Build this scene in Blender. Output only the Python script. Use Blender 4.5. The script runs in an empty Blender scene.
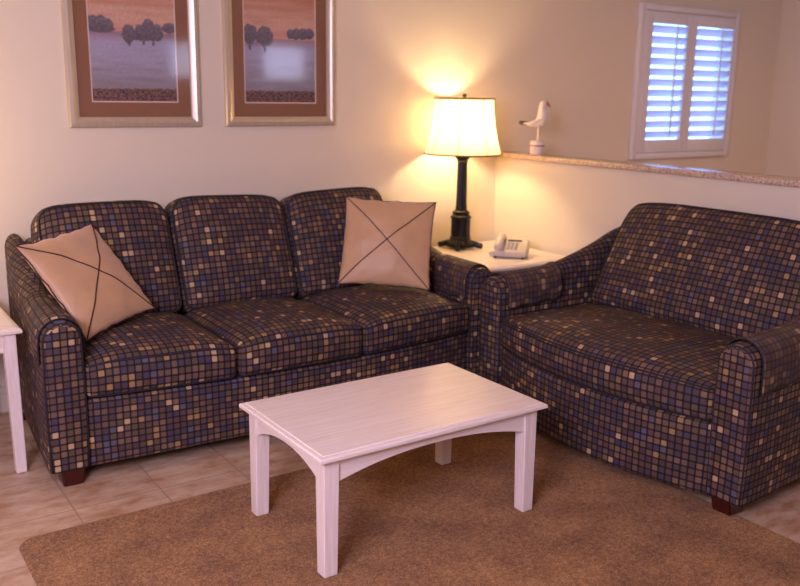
import bpy, bmesh, math, random
from mathutils import Vector, Matrix, noise
random.seed(7)
C = bpy.context.scene.collection
S = bpy.context.scene
PI = math.pi

# ------------------------------------------------------------------ camera
cam_d = bpy.data.cameras.new('camera'); cam = bpy.data.objects.new('camera', cam_d); C.objects.link(cam)
R_ = Vector((0.82804391, -0.56048972, 0.01394802)); U_ = Vector((0.11290356, 0.19106381, 0.97506277)); F_ = Vector((0.54917763, 0.80582001, -0.22149051))
M = Matrix((R_, U_, -F_)).transposed().to_4x4(); M.translation = Vector((-3.916, -4.6094, 1.6037))
cam.matrix_world = M
cam_d.sensor_width = 36; cam_d.lens = 875.18 * 36 / 800; cam_d.clip_start = .05
cam_d.dof.use_dof = True; cam_d.dof.focus_distance = 3.25; cam_d.dof.aperture_fstop = 2.4
S.camera = cam

# ------------------------------------------------------------------ world, lights, exposure
w = bpy.data.worlds.new('world'); S.world = w; w.use_nodes = True
bg = w.node_tree.nodes['Background']; bg.inputs[0].default_value = (.26, .50, 1.0, 1); bg.inputs[1].default_value = 4.6
S.view_settings.view_transform = 'Standard'; S.view_settings.look = 'None'; S.view_settings.gamma = 1
S.view_settings.use_curve_mapping = False; S.view_settings.exposure = 0.22

def area(name, loc, target, sx, sy, power, col):
    d = bpy.data.lights.new(name, 'AREA'); d.shape = 'RECTANGLE'; d.size = sx; d.size_y = sy; d.energy = power; d.color = col
    o = bpy.data.objects.new(name, d); C.objects.link(o); o.location = loc
    o.rotation_euler = (Vector(target) - Vector(loc)).to_track_quat('-Z', 'Y').to_euler(); return o
def point(name, loc, power, col, r=.04):
    d = bpy.data.lights.new(name, 'POINT'); d.energy = power; d.color = col; d.shadow_soft_size = r
    o = bpy.data.objects.new(name, d); C.objects.link(o); o.location = loc; return o
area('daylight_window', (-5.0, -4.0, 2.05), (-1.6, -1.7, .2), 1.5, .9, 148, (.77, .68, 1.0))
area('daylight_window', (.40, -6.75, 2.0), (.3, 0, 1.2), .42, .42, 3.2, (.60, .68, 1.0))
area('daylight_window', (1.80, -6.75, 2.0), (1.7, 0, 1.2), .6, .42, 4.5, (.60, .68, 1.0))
area('kitchen_ceiling_lamp', (1.5, -2.4, 2.52), (1.5, -2.4, 0), .5, .5, 18, (1.0, .62, .36))
point('lamp_bulb', (-.445, -.2, 1.42), 20, (1.0, .74, .38), .055)
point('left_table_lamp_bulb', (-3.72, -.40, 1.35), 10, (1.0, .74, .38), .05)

# ------------------------------------------------------------------ material helpers
def lin(c): return tuple(((x / 255) / 12.92 if x / 255 <= .04045 else ((x / 255 + .055) / 1.055) ** 2.4) for x in c) + (1,)
class NT:
    def __init__(s, name):
        s.m = bpy.data.materials.new(name); s.m.use_nodes = True; s.t = s.m.node_tree; s.b = s.t.nodes['Principled BSDF']; s.out = s.t.nodes['Material Output']
    def n(s, typ, **kw):
        x = s.t.nodes.new(typ)
        for k, v in kw.items():
            if k.startswith('i_'): x.inputs[int(k[2:])].default_value = v
            else: setattr(x, k, v)
        return x
    def l(s, a, b): s.t.links.new(a, b)
    def math(s, op, a, b=None, c=None):
        x = s.n('ShaderNodeMath', operation=op)
        for i, v in enumerate((a, b, c)):
            if v is None: continue
            if isinstance(v, (int, float)): x.inputs[i].default_value = v
            else: s.l(v, x.inputs[i])
        return x.outputs[0]
    def ramp(s, fac, stops, interp='LINEAR'):
        x = s.n('ShaderNodeValToRGB'); r = x.color_ramp; r.interpolation = interp
        while len(r.elements) < len(stops): r.elements.new(.5)
        for e, (p, c) in zip(r.elements, stops): e.position = p; e.color = c
        s.l(fac, x.inputs[0]); return x.outputs[0]
    def mix(s, f, a, b, blend='MIX'):
        x = s.n('ShaderNodeMix', data_type='RGBA', blend_type=blend)
        for i, v in ((0, f), (6, a), (7, b)):
            if isinstance(v, (int, float, tuple)): x.inputs[i].default_value = v
            else: s.l(v, x.inputs[i])
        return x.outputs[2]
    def bump(s, h, st=.3, dist=.002):
        x = s.n('ShaderNodeBump', i_0=st, i_1=dist); s.l(h, x.inputs['Height']); s.l(x.outputs[0], s.b.inputs['Normal'])
    def noise(s, vec, scale, detail=3, rough=.5):
        x = s.n('ShaderNodeTexNoise'); x.inputs['Scale'].default_value = scale; x.inputs['Detail'].default_value = detail; x.inputs['Roughness'].default_value = rough
        if vec is not None: s.l(vec, x.inputs['Vector'])
        return x.outputs['Fac']
    def obj(s): return s.n('ShaderNodeTexCoord').outputs['Object']
    def mapping(s, vec, scale=(1, 1, 1), loc=(0, 0, 0)):
        x = s.n('ShaderNodeMapping'); x.inputs['Scale'].default_value = scale; x.inputs['Location'].default_value = loc; s.l(vec, x.inputs[0]); return x.outputs[0]

def plain(name, col, rough=.5, metal=0, spec=.5, noise_amt=.04, scale=30, bump=0):
    t = NT(name); f = t.noise(t.obj(), scale)
    c = lin(col); d = tuple(x * (1 - noise_amt * 2) for x in c[:3]) + (1,)
    t.l(t.mix(f, d, c), t.b.inputs['Base Color'])
    t.b.inputs['Roughness'].default_value = rough; t.b.inputs['Metallic'].default_value = metal; t.b.inputs['Specular IOR Level'].default_value = spec
    if bump: t.bump(f, bump, .003)
    return t.m

def fabric(name, contrast=1.0, line=lin((27, 17, 19)), cell=.0292):
    t = NT(name)
    uv = t.n('ShaderNodeTexCoord').outputs['UV']
    wob = t.n('ShaderNodeTexNoise'); wob.inputs['Scale'].default_value = 3; t.l(uv, wob.inputs['Vector'])
    va = t.n('ShaderNodeVectorMath', operation='SCALE'); va.inputs[3].default_value = .006; t.l(wob.outputs['Color'], va.inputs[0])
    vb = t.n('ShaderNodeVectorMath', operation='ADD'); t.l(uv, vb.inputs[0]); t.l(va.outputs[0], vb.inputs[1])
    vc = t.n('ShaderNodeVectorMath', operation='SCALE'); vc.inputs[3].default_value = 1 / cell; t.l(vb.outputs[0], vc.inputs[0])
    sp = t.n('ShaderNodeSeparateXYZ'); t.l(vc.outputs[0], sp.inputs[0])
    fx, fy = t.math('FLOOR', sp.outputs[0]), t.math('FLOOR', sp.outputs[1])
    cb = t.n('ShaderNodeCombineXYZ'); t.l(fx, cb.inputs[0]); t.l(fy, cb.inputs[1])
    wn = t.n('ShaderNodeTexWhiteNoise', noise_dimensions='2D'); t.l(cb.outputs[0], wn.inputs['Vector'])
    col = t.ramp(wn.outputs['Value'], [(0, lin((88, 66, 60))), (.20, lin((104, 80, 70))), (.40, lin((76, 60, 62))), (.60, lin((70, 60, 76))), (.70, lin((118, 92, 72))), (.83, lin((90, 74, 58))), (.895, lin((88, 82, 98))), (.93, lin((150, 118, 78))), (.967, lin((182, 150, 116)))], 'CONSTANT')
    if contrast < 1: col = t.mix(1 - contrast, col, lin((72, 54, 52)))
    wn2 = t.n('ShaderNodeTexWhiteNoise', noise_dimensions='3D'); t.l(vc.outputs[0], wn2.inputs['Vector'])
    ax = t.math('MULTIPLY', t.math('ABSOLUTE', t.math('SUBTRACT', t.math('FRACT', sp.outputs[0]), .5)), 2)
    ay = t.math('MULTIPLY', t.math('ABSOLUTE', t.math('SUBTRACT', t.math('FRACT', sp.outputs[1]), .5)), 2)
    rr = t.math('POWER', t.math('ADD', t.math('POWER', ax, 6), t.math('POWER', ay, 6)), 1 / 6)
    mk = t.n('ShaderNodeMapRange', interpolation_type='SMOOTHSTEP'); mk.inputs[1].default_value = .62; mk.inputs[2].default_value = .95; t.l(rr, mk.inputs[0])
    m = t.math('MULTIPLY', mk.outputs[0], contrast)
    t.l(t.mix(m, col, line), t.b.inputs['Base Color'])
    t.b.inputs['Roughness'].default_value = .7; t.b.inputs['Specular IOR Level'].default_value = .25
    t.b.inputs['Sheen Weight'].default_value = .0; t.b.inputs['Sheen Roughness'].default_value = .5
    h = t.math('ADD', t.math('MULTIPLY', mk.outputs[0], -.6), t.math('MULTIPLY', t.noise(uv, 900, 1), .5))
    t.bump(h, .35, .0012)
    return t.m

MT = {}
MT['fabric'] = fabric('mosaic_fabric')
MT['fabric_back'] = fabric('mosaic_fabric_cover', .62)
MT['piping'] = plain('dark_piping', (30, 18, 24), .7)
MT['wall'] = plain('wall_paint', (226, 211, 190), .62, spec=.3, noise_amt=.012, scale=2.2)
MT['ceiling'] = plain('ceiling_paint', (232, 226, 214), .8, noise_amt=.01)
MT['white_paint'] = plain('white_trim_paint', (226, 220, 222), .45, noise_amt=.01)
MT['base'] = plain('baseboard_paint', (214, 200, 176), .4, noise_amt=.02)
MT['foot'] = plain('mahogany_foot', (66, 20, 14), .35, noise_amt=.1)
MT['black'] = plain('black_bronze', (11, 10, 10), .36, 0, .4, .1)
MT['cord'] = plain('brown_cord', (58, 26, 24), .7)
MT['phone'] = plain('beige_plastic', (206, 192, 180), .45, noise_amt=.02)
MT['phone_key'] = plain('grey_keys', (176, 164, 158), .5)
MT['phone_dark'] = plain('phone_dark_plastic', (70, 58, 54), .4)
MT['bird_white'] = plain('painted_white_wood', (226, 214, 210), .6, noise_amt=.06, scale=60)
MT['bird_dark'] = plain('painted_dark_wood', (58, 44, 38), .6)
MT['bird_beak'] = plain('painted_orange_wood', (196, 120, 84), .6)
MT['bird_stripe'] = plain('rope_red', (150, 92, 80), .7)
MT['brass'] = plain('brass', (150, 110, 60), .3, .9)

def whitewash(name, axis):
    t = NT(name); o = t.obj()
    sc = [26, 26, 26]; sc[axis] = 1.3
    f = t.noise(t.mapping(o, tuple(sc)), 3.2, 6, .62)
    f2 = t.noise(t.mapping(o, tuple(x * 3 for x in sc)), 4, 3, .6)
    g = t.math('ADD', t.math('MULTIPLY', f, .7), t.math('MULTIPLY', f2, .3))
    t.l(t.ramp(g, [(.30, lin((216, 194, 178))), (.46, lin((230, 213, 202))), (.62, lin((238, 224, 216)))]), t.b.inputs['Base Color'])
    t.b.inputs['Roughness'].default_value = .30; t.b.inputs['Specular IOR Level'].default_value = .45
    t.bump(g, .12, .001); return t.m
MT['wood_x'] = whitewash('whitewashed_wood_x', 0); MT['wood_y'] = whitewash('whitewashed_wood_y', 1); MT['wood_z'] = whitewash('whitewashed_wood_z', 2)

def satin():
    t = NT('peach_satin'); uv = t.n('ShaderNodeTexCoord').outputs['UV']
    f = t.noise(uv, 5, 4, .5)
    t.l(t.mix(f, lin((184, 142, 102)), lin((206, 164, 124))), t.b.inputs['Base Color'])
    t.b.inputs['Roughness'].default_value = .42; t.b.inputs['Sheen Weight'].default_value = .4; t.b.inputs['Sheen Tint'].default_value = (1, .8, .8, 1)
    t.bump(t.math('ADD', f, t.math('MULTIPLY', t.noise(uv, 500, 1), .03)), .6, .03); return t.m
MT['satin'] = satin()

def tile():
    t = NT('travertine_tile'); o = t.obj()
    br = t.n('ShaderNodeTexBrick', offset=0.0, offset_frequency=2, squash=1.0)
    br.inputs['Scale'].default_value = 1; br.inputs['Brick Width'].default_value = .345; br.inputs['Row Height'].default_value = .345; br.inputs['Mortar Size'].default_value = .004; br.inputs['Mortar Smooth'].default_value = .3
    br.inputs['Color1'].default_value = (.30, .30, .30, 1); br.inputs['Color2'].default_value = (.7, .7, .7, 1)
    t.l(t.mapping(o, (1, 1, 1), (3.185 + .345 * 20, .95 + .345 * 40, 0)), br.inputs['Vector'])
    f = t.noise(t.mapping(o, (1, 2.4, 1)), 5, 8, .65)
    f2 = t.noise(t.mapping(o, (1, 1.6, 1)), 22, 6, .7)
    c = t.ramp(f, [(.32, lin((160, 112, 74))), (.46, lin((190, 152, 122))), (.60, lin((206, 178, 150))), (.75, lin((214, 190, 168)))])
    c = t.mix(t.ramp(f2, [(.56, (0, 0, 0, 1)), (.72, (.55, .55, .55, 1))]), c, lin((150, 106, 72)))
    c = t.mix(.18, c, br.outputs['Color'], 'OVERLAY')
    t.l(t.mix(br.outputs['Fac'], c, lin((168, 140, 116))), t.b.inputs['Base Color'])
    t.b.inputs['Roughness'].default_value = .42
    t.bump(t.math('ADD', t.math('MULTIPLY', br.outputs['Fac'], -1), t.math('MULTIPLY', f2, .15)), .5, .003); return t.m
MT['tile'] = tile()

def carpet():
    t = NT('tan_carpet'); o = t.obj()
    f = t.noise(o, 150, 4, .8); f2 = t.noise(o, 5, 4, .6); f3 = t.noise(o, 60, 3, .6)
    g = t.math('ADD', t.math('MULTIPLY', f, .55), t.math('ADD', t.math('MULTIPLY', f2, .20), t.math('MULTIPLY', f3, .25)))
    t.l(t.ramp(g, [(.40, lin((90, 54, 22))), (.50, lin((148, 98, 48))), (.60, lin((194, 144, 86)))]), t.b.inputs['Base Color'])
    t.b.inputs['Roughness'].default_value = .95; t.b.inputs['Specular IOR Level'].default_value = .1; t.b.inputs['Sheen Weight'].default_value = .15
    t.bump(f, .9, .006); return t.m
MT['carpet'] = carpet()

def granite():
    t = NT('speckled_granite'); o = t.obj()
    v = t.n('ShaderNodeTexVoronoi'); v.inputs['Scale'].default_value = 210; t.l(o, v.inputs['Vector'])
    wn = t.n('ShaderNodeTexWhiteNoise'); t.l(v.outputs['Color'], wn.inputs['Vector'])
    t.l(t.ramp(wn.outputs['Value'], [(0, lin((150, 124, 108))), (.15, lin((196, 168, 144))), (.5, lin((214, 188, 164))), (.8, lin((176, 148, 128))), (.9, lin((226, 206, 186)))], 'CONSTANT'), t.b.inputs['Base Color'])
    t.b.inputs['Roughness'].default_value = .12; return t.m
MT['granite'] = granite()

def metalframe():
    t = NT('champagne_frame'); f = t.noise(t.mapping(t.obj(), (30, 30, 2)), 3)
    t.l(t.mix(f, lin((196, 180, 158)), lin((220, 206, 188))), t.b.inputs['Base Color'])
    t.b.inputs['Metallic'].default_value = .6; t.b.inputs['Roughness'].default_value = .34; return t.m
MT['frame'] = metalframe()
MT['matboard'] = plain('brown_matboard', (142, 96, 68), .8, noise_amt=.03)
MT['matbevel'] = plain('cream_bevel', (228, 206, 190), .7)

def glass():
    t = NT('picture_glass'); t.t.nodes.remove(t.b)
    tr = t.n('ShaderNodeBsdfTransparent'); gl = t.n('ShaderNodeBsdfGlossy'); gl.inputs['Roughness'].default_value = .07
    g = t.n('ShaderNodeNewGeometry'); dt = t.n('ShaderNodeVectorMath', operation='DOT_PRODUCT'); t.l(g.outputs['Normal'], dt.inputs[0]); t.l(g.outputs['Incoming'], dt.inputs[1])
    fr = t.math('MULTIPLY_ADD', t.math('POWER', t.math('SUBTRACT', 1, t.math('ABSOLUTE', dt.outputs['Value'])), 5), .96, .035)
    mx = t.n('ShaderNodeMixShader'); t.l(fr, mx.inputs[0]); t.l(tr.outputs[0], mx.inputs[1]); t.l(gl.outputs[0], mx.inputs[2]); t.l(mx.outputs[0], t.out.inputs[0]); return t.m
MT['glass'] = glass()

def shade():
    t = NT('linen_shade'); t.t.nodes.remove(t.b)
    f = t.noise(t.mapping(t.obj(), (60, 60, 8)), 6)
    c = t.mix(f, lin((232, 212, 176)), lin((240, 222, 188)))
    d = t.n('ShaderNodeBsdfDiffuse'); tl = t.n('ShaderNodeBsdfTranslucent'); t.l(c, d.inputs[0]); t.l(c, tl.inputs[0])
    mx = t.n('ShaderNodeMixShader'); mx.inputs[0].default_value = .50; t.l(d.outputs[0], mx.inputs[1]); t.l(tl.outputs[0], mx.inputs[2]); t.l(mx.outputs[0], t.out.inputs[0]); return t.m
MT['shade'] = shade()
MT['shade_trim'] = plain('shade_trim', (140, 100, 62), .7)

def louver():
    t = NT('louver_paint')
    t.b.inputs['Base Color'].default_value = lin((228, 224, 230)); t.b.inputs['Roughness'].default_value = .4
    f = t.noise(t.obj(), 4); t.l(t.mix(f, lin((224, 220, 228)), lin((232, 228, 234))), t.b.inputs['Base Color'])
    tl = t.n('ShaderNodeBsdfTranslucent', i_0=(.85, .8, .95, 1)); mx = t.n('ShaderNodeMixShader'); mx.inputs[0].default_value = .55
    t.l(t.b.outputs[0], mx.inputs[1]); t.l(tl.outputs[0], mx.inputs[2]); t.l(mx.outputs[0], t.out.inputs[0]); return t.m
MT['louver'] = louver()

def painting():
    t = NT('landscape_print'); a = t.n('ShaderNodeVertexColor', layer_name='paint'); t.l(a.outputs[0], t.b.inputs['Base Color']); t.b.inputs['Roughness'].default_value = .6; return t.m
MT['print'] = painting()

# ------------------------------------------------------------------ geometry helpers
def link(name, bm, mat, parent=None, smooth=True):
    me = bpy.data.meshes.new(name); bmesh.ops.recalc_face_normals(bm, faces=bm.faces[:]); bm.to_mesh(me); bm.free()
    if smooth:
        for p in me.polygons: p.use_smooth = True
    for m in (mat if isinstance(mat, (list, tuple)) else [mat]): me.materials.append(m)
    o = bpy.data.objects.new(name, me); C.objects.link(o)
    if parent is not None: o.parent = parent
    return o
def thing(name, label, cat, loc=(0, 0, 0), rz=0, group=None):
    o = bpy.data.objects.new(name, None); C.objects.link(o); o.location = loc; o.rotation_euler = (0, 0, rz); o.empty_display_size = .1
    o['label'] = label; o['category'] = cat
    if group: o['group'] = group
    return o
def struct(name, bm, mat, parent=None, smooth=False):
    o = link(name, bm, mat, parent, smooth)
    if parent is None: o['kind'] = 'structure'
    return o
def auto_smooth(o, ang=35):
    me = o.data
    bm = bmesh.new(); bm.from_mesh(me)
    for e in bm.edges:
        if len(e.link_faces) == 2 and e.calc_face_angle(0) > math.radians(ang): e.smooth = False
    bm.to_mesh(me); bm.free(); return o
def box(bm, x0, x1, y0, y1, z0, z1, bev=0, seg=2):
    r = bmesh.ops.create_cube(bm, size=1); vs = r['verts']
    for v in vs: v.co = Vector(((x0 + x1) / 2 + v.co.x * (x1 - x0), (y0 + y1) / 2 + v.co.y * (y1 - y0), (z0 + z1) / 2 + v.co.z * (z1 - z0)))
    if bev:
        es = list({e for v in vs for e in v.link_edges})
        bmesh.ops.bevel(bm, geom=es, offset=bev, segments=seg, affect='EDGES', profile=.5)
def boxobj(name, dims, mat, parent=None, bev=0):
    bm = bmesh.new(); box(bm, *dims, bev); o = link(name, bm, mat, parent, bev > 0)
    if bev: auto_smooth(o, 40)
    return o
def samples(a, r, n):
    k = [-a, -a + r * .18, -a + r * .42, -a + r * .7, -a + r]
    mid = [-a + r + (2 * a - 2 * r) * i / n for i in range(1, n)]
    return k + mid + [-x for x in reversed(k)]
def rbox(w, d, h, r, n=(10, 6, 6), deform=None, off=(0, 0), centre=(0, 0, 0)):
    """soft-edged box with metre UVs; deform maps a point after rounding"""
    bm = bmesh.new(); uvl = bm.loops.layers.uv.new('UVMap'); A = (w / 2, d / 2, h / 2); vd = {}
    rr = [min(r, a * .98) for a in A]; r = min(rr)
    sm = [samples(A[i], r, n[i]) for i in range(3)]
    cen = Vector(centre)
    def rnd(p):
        q = Vector([max(-(A[i] - r), min(A[i] - r, p[i])) for i in range(3)]); dv = Vector(p) - q
        L = dv.length
        return q + dv * (r / L) if L > 1e-9 else Vector(p)
    def V(p):
        k = tuple(round(x, 5) for x in p)
        if k not in vd:
            c = rnd(p) + cen
            vd[k] = bm.verts.new(deform(c) if deform else c)
        return vd[k]
    for ax in range(3):
        i, j = [(1, 2), (0, 2), (0, 1)][ax]
        for sg in (-1, 1):
            for a in range(len(sm[i]) - 1):
                for b in range(len(sm[j]) - 1):
                    ps = []
                    for (da, db) in ((0, 0), (1, 0), (1, 1), (0, 1)):
                        p = [0, 0, 0]; p[ax] = sg * A[ax]; p[i] = sm[i][a + da]; p[j] = sm[j][b + db]; ps.append(p)
                    try: f = bm.faces.new([V(p) for p in ps])
                    except ValueError: continue
                    for lp, p in zip(f.loops, ps):
                        u, v = p[i], p[j]
                        if ax == 2: v = v + A[1] + A[2]        # top continues the front face
                        lp[uvl].uv = (u + off[0] + 5 + cen[0], v + off[1] + 5)
    return bm
def tube(bm, pts, r, seg=8, closed=False, cap=True):
    P = [Vector(p) for p in pts]; n = len(P); rings = []; prev = None
    for i, p in enumerate(P):
        a = P[(i - 1) % n] if (closed or i > 0) else p; b = P[(i + 1) % n] if (closed or i < n - 1) else p
        t = (b - a).normalized()
        if prev is None:
            up = Vector((0, 0, 1)) if abs(t.z) < .9 else Vector((1, 0, 0)); nx = t.cross(up).normalized()
        else: nx = (prev - t * prev.dot(t)).normalized()
        prev = nx; ny = t.cross(nx)
        ri = r[i] if isinstance(r, (list, tuple)) else r
        rings.append([bm.verts.new(p + (nx * math.cos(2 * PI * k / seg) + ny * math.sin(2 * PI * k / seg)) * ri) for k in range(seg)])
    m = n if closed else n - 1
    for i in range(m):
        A, B = rings[i], rings[(i + 1) % n]
        for k in range(seg):
            bm.faces.new([A[k], A[(k + 1) % seg], B[(k + 1) % seg], B[k]])
    if not closed and cap:
        bm.faces.new(rings[0]); bm.faces.new(rings[-1])
def lathe(bm, prof, seg=32, centre=(0, 0), cap=True, flute=0, fdepth=0):
    rings = []
    for (r, z) in prof:
        ring = []
        for k in range(seg):
            a = 2 * PI * k / seg; q = r
            if flute: q = r - fdepth * (.5 - .5 * math.cos(a * flute))
            ring.append(bm.verts.new((centre[0] + q * math.cos(a), centre[1] + q * math.sin(a), z)))
        rings.append(ring)
    for A, B in zip(rings, rings[1:]):
        for k in range(seg): bm.faces.new([A[k], A[(k + 1) % seg], B[(k + 1) % seg], B[k]])
    if cap: bm.faces.new(rings[0]); bm.faces.new(rings[-1])

# ------------------------------------------------------------------ room shell
XR = 3.09; CH = 2.6; XL = -5.2; YN = -6.9
# back wall with the window opening
WX0, WX1, WZ0, WZ1 = 1.385, 2.43, 1.215, 2.215
bm = bmesh.new()
for (x0, x1, z0, z1) in ((XL, WX0, 0, CH), (WX1, XR + .12, 0, CH), (WX0, WX1, 0, WZ0), (WX0, WX1, WZ1, CH)): box(bm, x0, x1, 0, .12, z0, z1)
struct('wall_back', bm, MT['wall'])
bm = bmesh.new(); box(bm, XR, XR + .12, YN, 0, 0, CH); struct('wall_right', bm, MT['wall'])
bm = bmesh.new(); box(bm, XL - .12, XL, YN, .12, 0, CH); struct('wall_left', bm, MT['wall'])
bm = bmesh.new(); box(bm, XL - .12, XR + .12, YN - .12, YN, 0, CH); struct('wall_front', bm, MT['wall'])
bm = bmesh.new(); box(bm, XL, XR + .12, YN, .12, -.1, 0); struct('floor', bm, MT['tile'])
bm = bmesh.new(); box(bm, XL, XR + .12, YN, .12, CH, CH + .1); struct('ceiling', bm, MT['ceiling'])
bm = bmesh.new(); box(bm, 0, .11, -4.2, 0, 0, 1.2); struct('wall_partition', bm, MT['wall'])
bm = bmesh.new(); box(bm, XL, 0, -.015, 0, 0, .12, 0); box(bm, XL, 0, -.022, 0, .10, .135, .004); o = struct('baseboard_back', bm, MT['base'])
bm = bmesh.new(); box(bm, -.015, 0, -4.2, -.022, 0, .12); box(bm, -.022, 0, -4.2, -.022, .10, .135, .004); struct('baseboard_partition', bm, MT['base'])

# granite cap on the half wall
bm = bmesh.new(); box(bm, -.03, .15, -4.25, -.001, 1.2, 1.232, .006); o = struct('trim_1', bm, MT['granite'], None, True); auto_smooth(o)

# shuttered window
win = bpy.data.objects.new('window_1', None); C.objects.link(win); win['kind'] = 'structure'; win.location = (0, 0, 0)
OX0, OX1, OZ0, OZ1 = 1.31, 2.49, 1.142, 2.283
bm = bmesh.new()
fw = .045
for d in ((OX0, OX0 + fw, OZ0, OZ1), (OX1 - fw, OX1, OZ0, OZ1), (OX0 + fw, OX1 - fw, OZ1 - fw, OZ1), (OX0 + fw, OX1 - fw, OZ0, OZ0 + fw)):
    box(bm, d[0], d[1], -.04, -.001, d[2], d[3], .006)
auto_smooth(struct('window_frame', bm, MT['white_paint'], win, True))
boxobj('glass_pane', (WX0, WX1, .085, .09, WZ0, WZ1), MT['glass'], win)
mid = (OX0 + OX1) / 2 + .005
for (a, b, lx0, lx1) in ((OX0 + fw + .003, mid - .002, OX0 + .145, mid - .055), (mid + .002, OX1 - fw - .003, mid + .062, OX1 - .075)):
    z0, z1 = OZ0 + fw + .003, OZ1 - fw - .003; lz0, lz1 = OZ0 + .145, OZ1 - .135
    bm = bmesh.new()
    box(bm, a, lx0, -.034, -.006, z0, z1, .003); box(bm, lx1, b, -.034, -.006, z0, z1, .003)
    box(bm, lx0, lx1, -.034, -.006, lz1, z1, .003); box(bm, lx0, lx1, -.034, -.006, z0, lz0, .003)
    pn = auto_smooth(struct('shutter_panel', bm, MT['white_paint'], win, True))
    n = 11; pitch = (lz1 - lz0) / n; ang = math.radians(50)
    for k in range(n):
        zc = lz0 + pitch * (k + .5); bm = bmesh.new(); rings = []
        for x in (lx0 + .001, lx1 - .001):
            ring = []
            for q in range(12):
                th = 2 * PI * q / 12; yy = .036 * math.cos(th); zz = .0055 * math.sin(th)
                ring.append(bm.verts.new((x, -.018 + yy * math.cos(ang) - zz * math.sin(ang), zc - yy * math.sin(ang) - zz * math.cos(ang))))
            rings.append(ring)
        for q in range(12): bm.faces.new([rings[0][q], rings[0][(q + 1) % 12], rings[1][(q + 1) % 12], rings[1][q]])
        bm.faces.new(rings[0]); bm.faces.new(rings[1])
        link('louver', bm, MT['louver'], pn)
    xr = lx0 + (lx1 - lx0) * .63
    bm = bmesh.new(); box(bm, xr - .007, xr + .007, -.062, -.050, lz0 + .02, lz1 - .01, .002)
    link('tilt_rod', bm, MT['white_paint'], pn)

# ------------------------------------------------------------------ rug
def rug():
    x0, x1, y0, y1, r, h = -3.43, -1.03, -5.2, -1.455, .07, .013
    out = []
    for (cx, cy, a0) in ((x1 - r, y1 - r, 0), (x0 + r, y1 - r, 90), (x0 + r, y0 + r, 180), (x1 - r, y0 + r, 270)):
        for k in range(9):
            a = math.radians(a0 + k * 90 / 8); out.append((cx, cy, math.cos(a), math.sin(a), r))
    bm = bmesh.new(); rings = []
    for (ins, z) in ((0, .0005), (-.002, .006), (.002, .011), (.010, h)):
        rings.append([bm.verts.new((cx + ca * (r - ins), cy + sa * (r - ins), z)) for (cx, cy, ca, sa, _) in out])
    for A, B in zip(rings, rings[1:]):
        for k in range(len(A)): bm.faces.new([A[k], A[(k + 1) % len(A)], B[(k + 1) % len(A)], B[k]])
    bm.faces.new(rings[-1]); bm.faces.new(rings[0])
    o = link('area_rug', bm, MT['carpet'], None, False)
    o['label'] = 'tan brown pile area rug with rounded corner under the coffee table'; o['category'] = 'rug'
rug()

# ------------------------------------------------------------------ sofas
AW = .155                                     # arm width
def arm_h(s):
    K = [(0, .700), (.05, .712), (.2, .716), (.36, .722), (.48, .755), (.6, .79), (.72, .832), (.84, .885), (.94, .915), (1.0, .92)]
    for (a, za), (b, zb) in zip(K, K[1:]):
        if s <= b:
            t = (s - a) / (b - a); return za + (zb - za) * t
    return K[-1][1]
def arm_outline(s, ins=0, out=0, zb=.075, n=14, m=8):
    a = AW / 2 - ins + out; H = arm_h(s) - ins + out; r = a * .92; pts = []
    zc = H - r
    for k in range(m): z = zb + (zc - zb) * k / m; pts.append((-a - .004 * math.sin(PI * k / m), z, z))
    for k in range(n + 1):
        th = PI - PI * k / n; pts.append((a * math.cos(th), zc + r * math.sin(th), zc + r * min(PI - th, th)))
    for k in range(m - 1, -1, -1): z = zb + (zc - zb) * k / m; pts.append((a + .004 * math.sin(PI * k / m), z, z))
    return pts
def taper(xo, s):                             # the outer side draws in towards the rear
    return max(0, xo / AW + .5) * .065 * max(0, s - .1) / .9
def make_arm(xc, parent, off):
    bm = bmesh.new(); uvl = bm.loops.layers.uv.new('UVMap')
    st = [(0.0, .014), (.004, .006), (.012, 0)] + [(.03 + .97 * i / 24, 0) for i in range(25)]
    rings = []
    for s, ins in st:
        sd_ = 1 if xc > 0 else -1; rings.append([(bm.verts.new((xc + x - sd_ * taper(x * sd_, s), -1.0 + s, z)), L) for x, z, L in arm_outline(s, ins)])
    for i in range(len(st) - 1):
        A, B = rings[i], rings[i + 1]
        for k in range(len(A) - 1):
            f = bm.faces.new([A[k][0], A[k + 1][0], B[k + 1][0], B[k][0]])
            for lp, L, s in zip(f.loops, (A[k][1], A[k + 1][1], B[k + 1][1], B[k][1]), (st[i][0], st[i][0], st[i + 1][0], st[i + 1][0])): lp[uvl].uv = (s + off + 5, L + 5)
    for ring in (rings[0], rings[-1]):
        n = len(ring); 
        for k in range(n // 2):
            a, b, c, d = ring[k][0], ring[k + 1][0], ring[n - 2 - k][0], ring[n - 1 - k][0]
            vs = [a, b, c, d] if len({a, b, c, d}) == 4 else list(dict.fromkeys([a, b, c, d]))
            if len(vs) < 3: continue
            try: f = bm.faces.new(vs)
            except ValueError: continue
            for lp in f.loops: lp[uvl].uv = (lp.vert.co.x - xc + off + 5.014, lp.vert.co.z + 5)
    n = len(rings[0]) - 1
    for i in range(len(st) - 1):
        bm.faces.new([rings[i][0][0], rings[i + 1][0][0], rings[i + 1][n][0], rings[i][n][0]])
    o = link('arm', bm, MT['fabric'], parent); auto_smooth(o, 60)
    bm = bmesh.new(); tube(bm, [(xc + x, -.993, z) for x, z, L in arm_outline(0, .004)], .0042, 6)
    link('piping', bm, MT['piping'], o)
    return o
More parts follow.
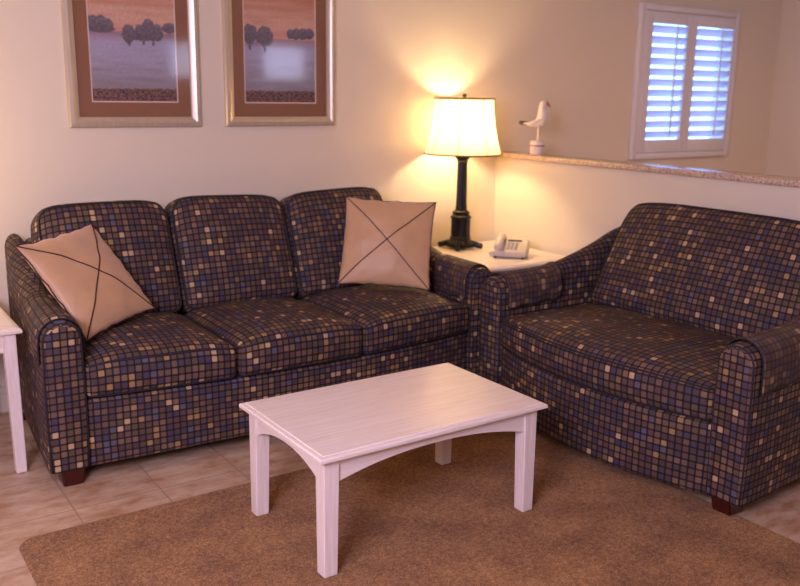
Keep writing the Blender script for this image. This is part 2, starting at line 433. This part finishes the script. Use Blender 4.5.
def arm_cover(xc, parent, s0, s1, drop_in, drop_out, mat, side, off):
    """a cloth cap draped over the arm top; side=+1 when the seat lies towards +x"""
    bm = bmesh.new(); uvl = bm.loops.layers.uv.new('UVMap'); rings = []
    N = 18
    for i in range(N + 1):
        s = s0 + (s1 - s0) * i / N; a = AW / 2 + .007; H = arm_h(s) + .007 ; r = a * .92; zc = H - r; ring = []
        dl = drop_out if side > 0 else drop_in; dr = drop_in if side > 0 else drop_out
        wav = .006 * math.sin(i * .9)
        for k in range(5): ring.append((-a - .003, zc - (dl + wav) * (1 - k / 5), -(dl) * (1 - k / 5)))
        for k in range(13): th = PI - PI * k / 12; ring.append((a * math.cos(th), zc + r * math.sin(th), r * PI * k / 12))
        for k in range(1, 6): ring.append((a + .003, zc - (dr + wav) * k / 5, r * PI + dr * k / 5))
        rings.append((s, [(bm.verts.new((xc + x + side * taper(-x * side, s), -1 + s, z)), L) for x, z, L in ring]))
    for (sa, A), (sb, B) in zip(rings, rings[1:]):
        for k in range(len(A) - 1):
            f = bm.faces.new([A[k][0], A[k + 1][0], B[k + 1][0], B[k][0]])
            for lp, L, s in zip(f.loops, (A[k][1], A[k + 1][1], B[k + 1][1], B[k][1]), (sa, sa, sb, sb)): lp[uvl].uv = (s + off + 7, L + 7)
    pts = [v.co.copy() for v, L in rings[0][1]] + [r[1][-1][0].co.copy() for r in rings[1:]] + [v.co.copy() for v, L in reversed(rings[-1][1])][1:] + [r[1][0][0].co.copy() for r in reversed(rings[1:-1])]
    o = link('arm_cover', bm, mat, parent)
    md = o.modifiers.new('thick', 'SOLIDIFY'); md.thickness = .004; md.offset = 1
    bm = bmesh.new(); tube(bm, pts, .0035, 5, closed=True); link('hem', bm, MT['piping'], o)

def make_sofa(name, label, cat, loc, rz, inner, nseat, bow, lean, covers, bx0, bx1, tap, hB, seams, arch, zb, zf):
    t = thing(name, label, cat, loc, rz)
    hw = inner / 2
    def bowf(p):
        u = max(-1, min(1, p.x / hw)); f = max(0, min(1, (-p.y - .3) / .65)); return -bow * (1 - u * u) * f
    def base_def(p):
        u = max(-1, min(1, p.x / hw)); b = max(0, 1 - (p.z - .06) / .25)
        return Vector((p.x, p.y + bowf(p), p.z + arch * (1 - u * u) * b))
    bm = rbox(inner + .004, .93, .361 - zb, .018, (24, 8, 6), base_def, (random.random(), random.random()), (0, -.515, (zb + .361) / 2))
    link('base', bm, MT['fabric'], t)
    # backrest frame behind the cushions
    bm = rbox(inner + .02, .17, .80, .04, (12, 4, 8), lambda p: Vector((p.x, p.y + .02 * (p.z - .1), p.z)), (random.random(), 0), (0, -.10, .50))
    link('back_frame', bm, MT['fabric'], t)
    for s in (-1, 1):
        make_arm(s * (hw + AW / 2 - .001), t, random.random())
    for (s, s0, s1, di, do, mk) in covers:
        arm_cover(s * (hw + AW / 2 - .001), t, s0, s1, di, do, MT[mk], -s, random.random())
    # seat cushions
    wc = inner / nseat
    for i in range(nseat):
        xc = (seams[i] + seams[i + 1]) / 2; w2 = (seams[i + 1] - seams[i]) / 2 - .003
        z0, h = .362, .150; yb, yf = -.36, -.995
        def sd(p, xc=xc, w2=w2):
            u = max(-1, min(1, (p.x - xc) / w2)); v = max(-1, min(1, (p.y - (yb + yf) / 2) / ((yf - yb) / 2)))
            top = max(0, (p.z - z0) / h)
            cr = .040 * (1 - abs(u) ** 3.0) * (1 - abs(v) ** 3.5) * top + .022 * top * (1 - u ** 4) 
            fr = .012 * (1 - u ** 4) * (1 if v > 0 else 0) * v * v * math.sin(PI * max(0, min(1, (p.z - z0) / h)))
            dr = 0
            x = p.x
            wv = .004 * noise.noise(Vector((p.x * 5, p.y * 5, 3)))
            return Vector((x, p.y + bowf(p) - fr, p.z + cr + wv * top))
        bm = rbox(w2 * 2, abs(yf - yb), h, .032, (12, 12, 5), sd, (random.random(), random.random()), (xc, (yb + yf) / 2, z0 + h / 2))
        o = link('seat_cushion', bm, MT['fabric'], t)
        for zz in (.136, .012):
            pts = []
            a, b, rc = w2 - .001, abs(yf - yb) / 2 - .001, .035
            for (cx, cy, a0) in ((a - rc, b - rc, 0), (-(a - rc), b - rc, 90), (-(a - rc), -(b - rc), 180), (a - rc, -(b - rc), 270)):
                for k in range(5):
                    q = math.radians(a0 + k * 22.5); pts.append((cx + rc * math.cos(q), cy + rc * math.sin(q)))
            full = []
            for k in range(len(pts)):
                p0, p1 = pts[k], pts[(k + 1) % len(pts)]; n = max(1, int(math.dist(p0, p1) / .04))
                for q in range(n): full.append((p0[0] + (p1[0] - p0[0]) * q / n, p0[1] + (p1[1] - p0[1]) * q / n))
            P = [sd(Vector((xc + x, (yb + yf) / 2 + y, z0 + zz))) for x, y in full]
            if zz > .1: P = [p + Vector((0, -.001, .002)) for p in P]
            bm = bmesh.new(); tube(bm, P, .0045 if zz > .1 else .0035, 6, closed=True); link('piping', bm, MT['piping'], o)
    # back cushions
    for i in range(nseat):
        bw = (bx1 - bx0) / nseat; xc = bx0 + bw * (i + .5); w2 = bw / 2 - .002
        dB = .20
        zc0 = .50
        la = math.radians(lean)
        def bd(p, xc=xc, w2=w2, i=i):
            x, y, z = p.x, p.y, p.z                       # local: y from -dB/2 (front) to dB/2, z 0..hB
            u = max(-1, min(1, x / w2)); v = z / hB * 2 - 1
            front = .5 - y / dB
            cr = .045 * (1 - abs(u) ** 2.6) * (1 - abs(v) ** 2.6)
            y = y - cr * front
            zt = z + (.014 * (1 - u ** 4) - .028 * abs(u) ** 6) * (max(0, v)) - .012*math.sin(i*2.1)*max(0,v)*u
            # slightly narrower towards the rounded top corners
            x = x * (1 - tap * (v + 1) / 2) * (1 - (.05 * (v - .5) ** 2 / .25 * abs(u) ** 3 if v > .5 else 0))
            y += .004 * noise.noise(Vector((x * 4 + i * 3, 0, z * 4)))
            return Vector((xc + x, -.335 + y * math.cos(la) + (zt) * math.sin(la), zc0 + zt * math.cos(la) - y * math.sin(la) * .8))
        bm = rbox(w2 * 2, dB, hB, .055, (14, 5, 12), bd, (random.random(), random.random()), (0, 0, hB / 2))
        o = link('back_cushion', bm, MT['fabric'], t)
        a, b, rc = w2 - .014, hB / 2 - .014, .045
        pts = []
        for (cx, cz, a0) in ((a - rc, b - rc, 0), (-(a - rc), b - rc, 90), (-(a - rc), -(b - rc), 180), (a - rc, -(b - rc), 270)):
            for k in range(6):
                q = math.radians(a0 + k * 18); pts.append((cx + rc * math.cos(q), cz + rc * math.sin(q)))
        full = []
        for k in range(len(pts)):
            p0, p1 = pts[k], pts[(k + 1) % len(pts)]; n = max(1, int(math.dist(p0, p1) / .04))
            for q in range(n): full.append((p0[0] + (p1[0] - p0[0]) * q / n, p0[1] + (p1[1] - p0[1]) * q / n))
        P = [bd(Vector((x, -dB / 2 + .014, hB / 2 + z))) for x, z in full]
        bm = bmesh.new(); tube(bm, P, .0045, 6, closed=True); link('piping', bm, MT['piping'], o)
    for sx in (-1, 1):
        for y in (-.945, -.06):
            bm = bmesh.new(); x = sx * (hw + AW / 2 - .01); r0, r1 = .040, .048
            v0 = [bm.verts.new((x + a * r0, y + b * r0, 0.0005 if y > -.5 else zf)) for a, b in ((-1, -1), (1, -1), (1, 1), (-1, 1))]
            v1 = [bm.verts.new((x + a * r1, y + b * r1, .085)) for a, b in ((-1, -1), (1, -1), (1, 1), (-1, 1))]
            bm.faces.new(v0); bm.faces.new(v1)
            for k in range(4): bm.faces.new([v0[k], v0[(k + 1) % 4], v1[(k + 1) % 4], v1[k]])
            bmesh.ops.bevel(bm, geom=bm.edges[:], offset=.004, segments=2, affect='EDGES')
            auto_smooth(link('foot', bm, MT['foot'], t))
    return t
make_sofa('sofa', 'long dark mosaic-patterned three-seat sofa against the back wall', 'sofa', (-2.0575, -.09, 0), 0, 2.01, 3, .085, 20,
          [(-1, .028, .42, .10, .10, 'fabric'), (1, .05, .34, .105, .09, 'fabric_back')], -1.0, .935, .0, .582, [-1.005, -.36, .29, 1.005], .022, .062, .0005)
make_sofa('loveseat', 'shorter dark mosaic-patterned sofa with one wide seat against the half wall', 'sofa', (-.09, -1.995, 0), -PI / 2, 1.28, 1, .12, 25,
          [(-1, .05, .42, .09, .10, 'fabric_back'), (1, .05, .45, .10, .12, 'fabric_back')], -.618, .64, .075, .602, [-.64, .64], .0, .052, .0135)

# ------------------------------------------------------------------ throw pillows
def pillow(name, label, centre, Rm, size):
    t = thing(name, label, 'pillow', centre, 0, None)
    q = Matrix(Rm).to_4x4(); t.rotation_euler = q.to_euler()
    n = 30; bm = bmesh.new(); uvl = bm.loops.layers.uv.new('UVMap'); hs = size / 2
    def pt(u, v, sg):
        T = .072 * ((1 - u ** 2) ** .55) * ((1 - v ** 2) ** .55)
        T += .014 * noise.noise(Vector((u * 2.2 + v, v * 2.6 - u, sg + size))) * (1 - u * u) * (1 - v * v) ; T += .006 * abs(noise.noise(Vector((u * 5 + 3 * v, v * 2, sg)))) * (1 - u ** 4) * (1 - v ** 4) * max(abs(u), abs(v)) ** 2 * -2
        e = max(abs(u), abs(v)); wr = .006 * (1 + .9 * noise.noise(Vector((u * 3, v * 3, size + sg)))) * math.sin((17 + 3 * u - 2 * v) * (u if abs(v) > abs(u) else v)) * e ** 8 * (1 - min(abs(u), abs(v)) ** 2)
        k = .055
        x = u * (1 - k * (1 - abs(v) ** 3.0) * abs(u)) ; z = v * (1 - k * (1 - abs(u) ** 3.0) * abs(v))
        return Vector((x * hs, sg * (T + wr * .8), z * hs + wr * .4))
    g = {}
    for sg in (-1, 1):
        for i in range(n + 1):
            for j in range(n + 1):
                u, v = -math.cos(PI * i / n), -math.cos(PI * j / n)
                u = .6 * u + .4 * (-1 + 2 * i / n); v = .6 * v + .4 * (-1 + 2 * j / n)
                edge = i in (0, n) or j in (0, n)
                if edge and sg == 1: g[(i, j, 1)] = g[(i, j, -1)]
                else: g[(i, j, sg)] = (bm.verts.new(pt(u, v, sg)), u, v)
    for sg in (-1, 1):
        for i in range(n):
            for j in range(n):
                q4 = [g[(i, j, sg)], g[(i + 1, j, sg)], g[(i + 1, j + 1, sg)], g[(i, j + 1, sg)]]
                f = bm.faces.new([x[0] for x in q4])
                for lp, x in zip(f.loops, q4): lp[uvl].uv = (x[1] * hs + sg, x[2] * hs + 3)
    link('cushion_body', bm, MT['satin'], t)
    bm = bmesh.new()
    E = [(-1, -1, 1, -1), (1, -1, 1, 1), (1, 1, -1, 1), (-1, 1, -1, -1)]; P = []
    for a, b, c, d in E:
        for k in range(14): f = k / 14; P.append(pt(a + (c - a) * f, b + (d - b) * f, -1))
    tube(bm, P, .0034, 6, closed=True); link('piping', bm, MT['cord'], t)
    for s in (-1, 1):
        for sg in (-1,):
            bm = bmesh.new(); P = []
            for k in range(33):
                f = -1 + k / 16
                P.append(pt(f * .985, s * f * .985, sg) + Vector((s * .004 * math.sin(f * 3), sg * .0015, 0)))
            tube(bm, P, .0030, 6); link('cross_cord', bm, MT['cord'], t)
def tr(m): return m
pillow('throw_pillow', 'peach satin throw pillow tipped on its corner against the left sofa arm', (-2.913, -.675, .781),
       [[.7976, -.4371, -.4156], [.6003, .6420, .4770], [.0583, -.6299, .7745]], .50)
pillow('throw_pillow', 'peach satin throw pillow standing upright at the right end of the sofa', (-1.323, -.674, .813),
       [[.8028, .5174, .2964], [-.5941, .7363, .3238], [-.0507, -.4361, .8985]], .50)

# ------------------------------------------------------------------ tables
def table(name, label, loc, rz, L, W, H, top, leg, inset, ap_mid, ap_end, group=None):
    t = thing(name, label, 'table', loc, rz, group)
    # top: slab with stepped, chamfered rim
    bm = bmesh.new(); prof = [(.012, H - top), (0, H - top + .006), (0, H - .009), (.004, H - .005), (.018, H - .0035), (.020, H), (.024, H)]
    rings = []
    for ins, z in prof:
        a, b = L / 2 - ins, W / 2 - ins; rings.append([bm.verts.new((x, y, z)) for x, y in ((-a, -b), (a, -b), (a, b), (-a, b))])
    for A, B in zip(rings, rings[1:]):
        for k in range(4): bm.faces.new([A[k], A[(k + 1) % 4], B[(k + 1) % 4], B[k]])
    bm.faces.new(rings[0]); bm.faces.new(rings[-1]); link('tabletop', bm, MT['wood_x'], t, False)
    for sx in (-1, 1):
        for sy in (-1, 1):
            cx, cy = sx * (L / 2 - inset - leg / 2), sy * (W / 2 - inset - leg / 2); bm = bmesh.new()
            tp = leg / 2; bt = leg / 2 * .86
            v0 = [bm.verts.new((cx + a * bt + sx * (tp - bt), cy + b * bt + sy * (tp - bt), .0135 if 'coffee' in name else .0005)) for a, b in ((-1, -1), (1, -1), (1, 1), (-1, 1))]
            v1 = [bm.verts.new((cx + a * tp, cy + b * tp, H - top)) for a, b in ((-1, -1), (1, -1), (1, 1), (-1, 1))]
            bm.faces.new(v0); bm.faces.new(v1)
            for k in range(4): bm.faces.new([v0[k], v0[(k + 1) % 4], v1[(k + 1) % 4], v1[k]])
            bmesh.ops.bevel(bm, geom=bm.edges[:], offset=.0025, segments=1, affect='EDGES'); link('leg', bm, MT['wood_z'], t, False)
    def apron(p0, p1, nrm, mat):
        bm = bmesh.new(); n = 20; Av = []; Bv = []
        for k in range(n + 1):
            f = k / n; u = 2 * f - 1; x = p0[0] + (p1[0] - p0[0]) * f; y = p0[1] + (p1[1] - p0[1]) * f
            zl = H - top - (ap_mid + (ap_end - ap_mid) * abs(u) ** 2.2)
            Av.append((bm.verts.new((x, y, H - top)), bm.verts.new((x, y, zl)))); Bv.append((bm.verts.new((x + nrm[0] * .02, y + nrm[1] * .02, H - top)), bm.verts.new((x + nrm[0] * .02, y + nrm[1] * .02, zl))))
        for k in range(n):
            bm.faces.new([Av[k][0], Av[k + 1][0], Av[k + 1][1], Av[k][1]]); bm.faces.new([Bv[k][0], Bv[k + 1][0], Bv[k + 1][1], Bv[k][1]])
            bm.faces.new([Av[k][1], Av[k + 1][1], Bv[k + 1][1], Bv[k][1]]); bm.faces.new([Av[k][0], Av[k + 1][0], Bv[k + 1][0], Bv[k][0]])
        for V2 in ((Av[0], Bv[0]), (Av[-1], Bv[-1])): bm.faces.new([V2[0][0], V2[0][1], V2[1][1], V2[1][0]])
        link('apron', bm, mat, t, False)
    a, b = L / 2 - inset - leg, W / 2 - inset - leg; a2, b2 = L / 2 - inset - .008, W / 2 - inset - .008
    apron((-a, -b2), (a, -b2), (0, 1), MT['wood_x']); apron((-a, b2), (a, b2), (0, -1), MT['wood_x'])
    apron((-a2, -b), (-a2, b), (1, 0), MT['wood_y']); apron((a2, -b), (a2, b), (-1, 0), MT['wood_y'])
    return t
table('coffee_table', 'low whitewashed wooden coffee table with arched aprons on the tan rug', (-2.1526, -1.994, 0), .002, .992, .632, .46, .026, .060, .027, .035, .085)
table('end_table', 'whitewashed wooden end table in the corner, holding the lamp and telephone', (-.417, -.447, 0), 0, .77, .80, .637, .026, .055, .022, .04, .08)
table('end_table', 'whitewashed wooden end table cut off by the left edge, beside the sofa', (-3.625, -.45, 0), 0, .77, .80, .640, .026, .050, .022, .04, .08)

# ------------------------------------------------------------------ table lamp
TZ = .6375
lamp = thing('table_lamp', 'lit table lamp with cream bell shade and black column base on the corner table', 'lamp', (-.445, -.2, TZ))
bm = bmesh.new()
box(bm, -.085, .085, -.085, .085, .012, .032, .006)
for k in range(4):
    a = math.radians(45 + 90 * k); d = Vector((math.cos(a), math.sin(a), 0)); n_ = Vector((-d.y, d.x, 0))
    P = [d * r + Vector((0, 0, z)) for r, z in ((.07, .034), (.10, .028), (.125, .0205), (.138, .0205), (.146, .0205))]
    tube(bm, P, [.022, .019, .018, .019, .010], 10)
lathe(bm, [(.088, .03), (.088, .036), (.08, .046), (.07, .056), (.066, .064)], 40)
auto_smooth(link('base', bm, MT['black'], lamp))
bm = bmesh.new()
lathe(bm, [(.066, .064), (.068, .072), (.062, .078)], 48)
lathe(bm, [(.0625, .078), (.0625, .195)], 96, flute=16, fdepth=.003)
lathe(bm, [(.062, .195), (.069, .199), (.069, .207), (.060, .213), (.052, .222), (.056, .229), (.056, .236), (.046, .243), (.038, .252), (.036, .262)], 48)
auto_smooth(link('pedestal', bm, MT['black'], lamp), 50)
bm = bmesh.new()
lathe(bm, [(.038, .262), (.035, .30), (.032, .55)], 96, flute=14, fdepth=.002)
lathe(bm, [(.031, .55), (.038, .556), (.034, .564), (.044, .576), (.050, .584), (.050, .592), (.02, .598)], 48)
auto_smooth(link('column', bm, MT['black'], lamp), 50)
bm = bmesh.new(); lathe(bm, [(.016, .598), (.018, .61), (.018, .655), (.013, .665), (.013, .68)], 24)
link('socket', bm, MT['brass'], lamp)
bm = bmesh.new()   # harp
for s in (-1, 1): tube(bm, [(s * .018, 0, .62), (s * .05, 0, .66), (s * .062, 0, .74), (s * .05, 0, .86), (s * .02, 0, .925), (0, 0, .935)], .003, 6)
link('harp', bm, MT['brass'], lamp)
ZB, ZT = .605, .945
def shade_r(f):                                # bell: flares at the bottom
    return .185 + .058 * (1 - f) ** 1.9
bm = bmesh.new(); seg = 96; rings = []
for i in range(15):
    f = i / 14; ring = []
    for k in range(seg):
        a = 2 * PI * k / seg; pa = (a / (2 * PI) * 8) % 1
        r = shade_r(f) * (1 - .012 * math.sin(PI * pa)); ring.append(bm.verts.new((r * math.cos(a), r * math.sin(a), ZB + (ZT - ZB) * f)))
    rings.append(ring)
for A, B in zip(rings, rings[1:]):
    for k in range(seg): bm.faces.new([A[k], A[(k + 1) % seg], B[(k + 1) % seg], B[k]])
sh = link('lamp_shade', bm, MT['shade'], lamp)
bm = bmesh.new()
for f, rr in ((0, .0055), (1, .0055)):
    r = shade_r(f) + .001; tube(bm, [(r * math.cos(2 * PI * k / 64), r * math.sin(2 * PI * k / 64), ZB + (ZT - ZB) * f) for k in range(64)], rr, 8, closed=True)
for k in range(8):
    a = 2 * PI * k / 8
    tube(bm, [((shade_r(i / 10) + .001) * math.cos(a), (shade_r(i / 10) + .001) * math.sin(a), ZB + (ZT - ZB) * i / 10) for i in range(11)], .0022, 6)
link('shade_trim', bm, MT['shade_trim'], sh)
bm = bmesh.new()
for k in range(4):
    a = PI / 4 + PI / 2 * k; tube(bm, [(0, 0, .935), (.185 * math.cos(a), .185 * math.sin(a), .945)], .002, 6)
link('spider', bm, MT['brass'], sh)
bm = bmesh.new(); lathe(bm, [(.006, .935), (.006, .95), (.013, .955), (.015, .963), (.010, .972), (.003, .976)], 20)
link('finial', bm, MT['black'], lamp)

# ------------------------------------------------------------------ telephone
ph = thing('telephone', 'beige corded desk telephone on the corner table beside the lamp', 'telephone', (-.350, -.585, TZ), math.radians(-48))
bm = bmesh.new()
W2, D2 = .105, .10
pr = [(-D2 + .012, .006), (-D2, .036), (-D2 + .010, .044), (D2 - .015, .098), (D2, .094), (D2, .048), (D2 - .03, .006)]
L0 = [bm.verts.new((-W2, y, z)) for y, z in pr]; L1 = [bm.verts.new((W2, y, z)) for y, z in pr]
bm.faces.new(L0); bm.faces.new(L1)
for k in range(len(pr)): bm.faces.new([L0[k], L0[(k + 1) % len(pr)], L1[(k + 1) % len(pr)], L1[k]])
bmesh.ops.bevel(bm, geom=bm.edges[:], offset=.006, segments=3, affect='EDGES')
auto_smooth(link('body', bm, MT['phone'], ph), 50)
sl = math.atan2(.054, 2 * D2 - .025)
def onface(x, y, dz=0): return Vector((x, y, .044 + (y + D2 - .010) * math.tan(sl) + dz))
bm = bmesh.new()    # handset: thick ends, thinner grip, lying along the left side
P = [onface(-.066, y, dz) for y, dz in ((-.092, .006), (-.08, .012), (-.055, .016), (-.03, .022), (.02, .022), (.05, .016), (.068, .012), (.086, .006))]
tube(bm, P, [.015, .028, .030, .023, .023, .030, .028, .015], 14)
link('handset', bm, MT['phone'], ph)
for r in range(4):
    for c in range(3):
        bm = bmesh.new(); x = -.012 + c * .024; y = -.060 + r * .024; p = onface(x, y, .0)
        box(bm, p.x - .008, p.x + .008, p.y - .007, p.y + .007, p.z - .002, p.z + .0055, .0015); link('key', bm, MT['phone_key'], ph)
bm = bmesh.new(); p = onface(.012, .058); box(bm, -.025, .062, .042, .074, p.z - .006, p.z + .003, .002); link('display', bm, MT['phone_dark'], ph)
for sx in (-1, 1):
    for sy in (-1, 1): bm = bmesh.new(); lathe(bm, [(.010, .0002), (.010, .009)], 16, (sx * .085, sy * .075 - .008)); link('rubber_foot', bm, MT['phone_dark'], ph)
bm = bmesh.new()
P = []
for k in range(150):
    f = k / 149; a = f * 2 * PI * 18; cx = -.098 - .030 * math.sin(PI * f); cy = -.085 + .15 * f; P.append((cx + .006 * math.cos(a), cy, .012 + .006 * math.sin(a)))
tube(bm, P, .0016, 5); link('cord', bm, MT['phone'], ph)

# ------------------------------------------------------------------ seagull figurine
gl = thing('seagull_figurine', 'small white seagull figurine with dark tail standing on the granite ledge', 'figurine', (.05, -.345, 1.2325), math.radians(-38))
gl.scale = (1.06, 1.06, 1.06)
bm = bmesh.new(); lathe(bm, [(.040, 0), (.043, .004), (.042, .075), (.038, .085), (.01, .087)], 32); link('pedestal', bm, MT['bird_white'], gl)
bm = bmesh.new(); tube(bm, [(.0435 * math.cos(2 * PI * k / 40), .0435 * math.sin(2 * PI * k / 40), .055) for k in range(40)], .004, 8, closed=True); link('rope_band', bm, MT['bird_stripe'], gl)
bm = bmesh.new()
# body, neck and head as one swept surface: tail base at left (-x), head up and to the right
P = [(-.065, 0, .178), (-.045, 0, .182), (-.015, 0, .186), (.008, 0, .196), (.022, 0, .218), (.026, 0, .245), (.022, 0, .268), (.022, 0, .288), (.028, 0, .304), (.038, 0, .310), (.046, 0, .308)]
tube(bm, P, [.006, .013, .022, .030, .033, .030, .024, .021, .024, .020, .010], 18); link('body', bm, MT['bird_white'], gl)
bm = bmesh.new(); tube(bm, [(.040, 0, .312), (.058, 0, .302), (.070, 0, .286)], [.014, .009, .003], 8); link('beak', bm, MT['bird_beak'], gl)
for s in (-1, 1):
    bm = bmesh.new(); tube(bm, [(.015, s * .026, .215), (-.02, s * .024, .196), (-.06, s * .012, .188), (-.10, s * .006, .186)], [.008, .012, .009, .003], 8); link('wing', bm, MT['bird_white'], gl)
    bm = bmesh.new(); tube(bm, [(.002, s * .010, .172), (.004, s * .010, .12), (.002, s * .010, .086)], [.0055, .004, .005], 8); link('leg', bm, MT['bird_white'], gl)
    bm = bmesh.new(); lathe(bm, [(.0005, -.0035), (.0033, 0), (.0005, .0035)], 8); o = link('eye', bm, MT['bird_dark'], gl); o.location = (.036, s * .014, .309)
bm = bmesh.new(); tube(bm, [(-.045, 0, .186), (-.075, 0, .188), (-.105, 0, .192), (-.118, 0, .193)], [.009, .012, .013, .004], 10); link('tail', bm, MT['bird_dark'], gl)

# ------------------------------------------------------------------ framed pictures
def tree_mask(u, z, clumps):
    """u,z in metres on the print; returns (inside, shade)"""
    for (cx, cz, rx, rz_, seed) in clumps:
        d = math.hypot((u - cx) / rx, (z - cz) / rz_) + .16 * noise.noise(Vector((u * 55, z * 55, seed)))
        if d < 1:
            return True, .5 + .5 * noise.noise(Vector((u * 90, z * 90, seed + 5))) + (z - cz) / rz_ * .2
    return False, 0
def picture(name, label, xc, clumps, seed):
    Wd, Ht, fwid = .687, .86, .052; z0 = 1.418
    t = thing(name, label, 'picture', (xc, -.0015, z0), 0, None)
    bm = bmesh.new(); prof = [(0, 0), (0, .020), (.006, .028), (.024, .030), (.034, .024), (.044, .020), (.050, .018), (fwid, .012), (fwid, 0)]; rings = []
    for ins, d in prof:
        rings.append([bm.verts.new((x, -d, z)) for x, z in ((-Wd / 2 + ins, ins), (Wd / 2 - ins, ins), (Wd / 2 - ins, Ht - ins), (-Wd / 2 + ins, Ht - ins))])
    for A, B in zip(rings, rings[1:]):
        for k in range(4): bm.faces.new([A[k], A[(k + 1) % 4], B[(k + 1) % 4], B[k]])
    link('frame', bm, MT['frame'], t, False)
    iw, mm = fwid - .002, .068
    bm = bmesh.new()
    a0, a1, b0, b1 = -Wd / 2 + iw, Wd / 2 - iw, iw, Ht - iw; c0, c1, d0, d1 = a0 + mm, a1 - mm, b0 + .075, b1 - .075
    for d in ((a0, c0, b0, b1), (c1, a1, b0, b1), (c0, c1, b0, d0), (c0, c1, d1, b1)): box(bm, d[0], d[1], -.008, -.004, d[2], d[3])
    m = link('mat_board', bm, MT['matboard'], t, False)
    bm = bmesh.new(); e = .0065
    for d in ((c0, c0 + e, d0, d1), (c1 - e, c1, d0, d1), (c0 + e, c1 - e, d0, d0 + e), (c0 + e, c1 - e, d1 - e, d1)): box(bm, d[0], d[1], -.0065, -.004, d[2], d[3])
    link('mat_bevel', bm, MT['matbevel'], m, False)
    # the print
    nx, nz = 150, 210; me = bpy.data.meshes.new('landscape_print'); pw, phh = c1 - c0, d1 - d0
    vs = [(c0 + pw * i / nx, -.004, d0 + phh * j / nz) for j in range(nz + 1) for i in range(nx + 1)]
    fs = [(j * (nx + 1) + i, j * (nx + 1) + i + 1, (j + 1) * (nx + 1) + i + 1, (j + 1) * (nx + 1) + i) for j in range(nz) for i in range(nx)]
    me.from_pydata(vs, [], fs); ca = me.color_attributes.new('paint', 'FLOAT_COLOR', 'POINT')
    def mixc(a, b, f): f = max(0, min(1, f)); return tuple(a[k] + (b[k] - a[k]) * f for k in range(3))
    for q, (x, y, z) in enumerate(vs):
        u, v = x - c0, z - d0
        n1 = noise.noise(Vector((u * 6 + seed, v * 40, 0))); n2 = noise.noise(Vector((u * 70, v * 110, seed)))
        if v < .068 + .012 * n1 + .012 * n2:
            c = mixc((58, 40, 50), (150, 98, 84), .5 + 1.4 * n2)
        elif v < .35:
            c = mixc((148, 138, 144), (176, 170, 196), (v - .05) / .2 + .5 * n1)
            c = mixc(c, (168, 132, 140), (v - .30) / .05)
            if v > .30: c = mixc(c, (110, 78, 86), .5 * max(0, n1))
        else:
            c = mixc((222, 152, 132), (226, 178, 150), (v - .35) / .06 + n1 * .5)
            c = mixc(c, (196, 118, 86), (v - .43) / .22 + n1 * .4)
        c = mixc(c, (90, 80, 90), .12 + .12 * n2)
        ins, shd = tree_mask(u, v, clumps)
        if ins: c = mixc((70, 64, 76), (142, 126, 134), shd)
        ca.data[q].color = lin(c)
    me.materials.append(MT['print']); o = bpy.data.objects.new('landscape_print', me); C.objects.link(o); o.parent = t
    bm = bmesh.new(); box(bm, a0, a1, -.0115, -.0095, b0, b1); link('glass_pane', bm, MT['glass'], t, False)
picture('framed_picture', 'framed landscape print with a wide dark clump of trees, left of the two', -2.447,
        [(.03, .385, .035, .038, 1), (.070, .385, .035, .038, 2), (.105, .38, .025, .03, 3), (.065, .362, .07, .022, 4),
         (.205, .342, .036, .046, 5), (.262, .350, .026, .040, 6), (.308, .366, .036, .055, 7), (.355, .352, .030, .042, 9), (.205, .30, .008, .02, 10), (.28, .308, .008, .02, 11), (.33, .305, .008, .02, 13), (.28, .326, .085, .016, 14), (.42, .378, .04, .026, 12)], 1)
picture('framed_picture', 'framed landscape print with two round trees at its left, right of the two', -1.616,
        [(.04, .372, .045, .052, 21), (.13, .362, .052, .054, 22), (.04, .315, .008, .03, 23), (.13, .305, .008, .03, 24),
         (.29, .382, .024, .026, 25), (.325, .384, .03, .032, 26), (.37, .385, .03, .032, 27), (.41, .388, .03, .03, 28)], 9)
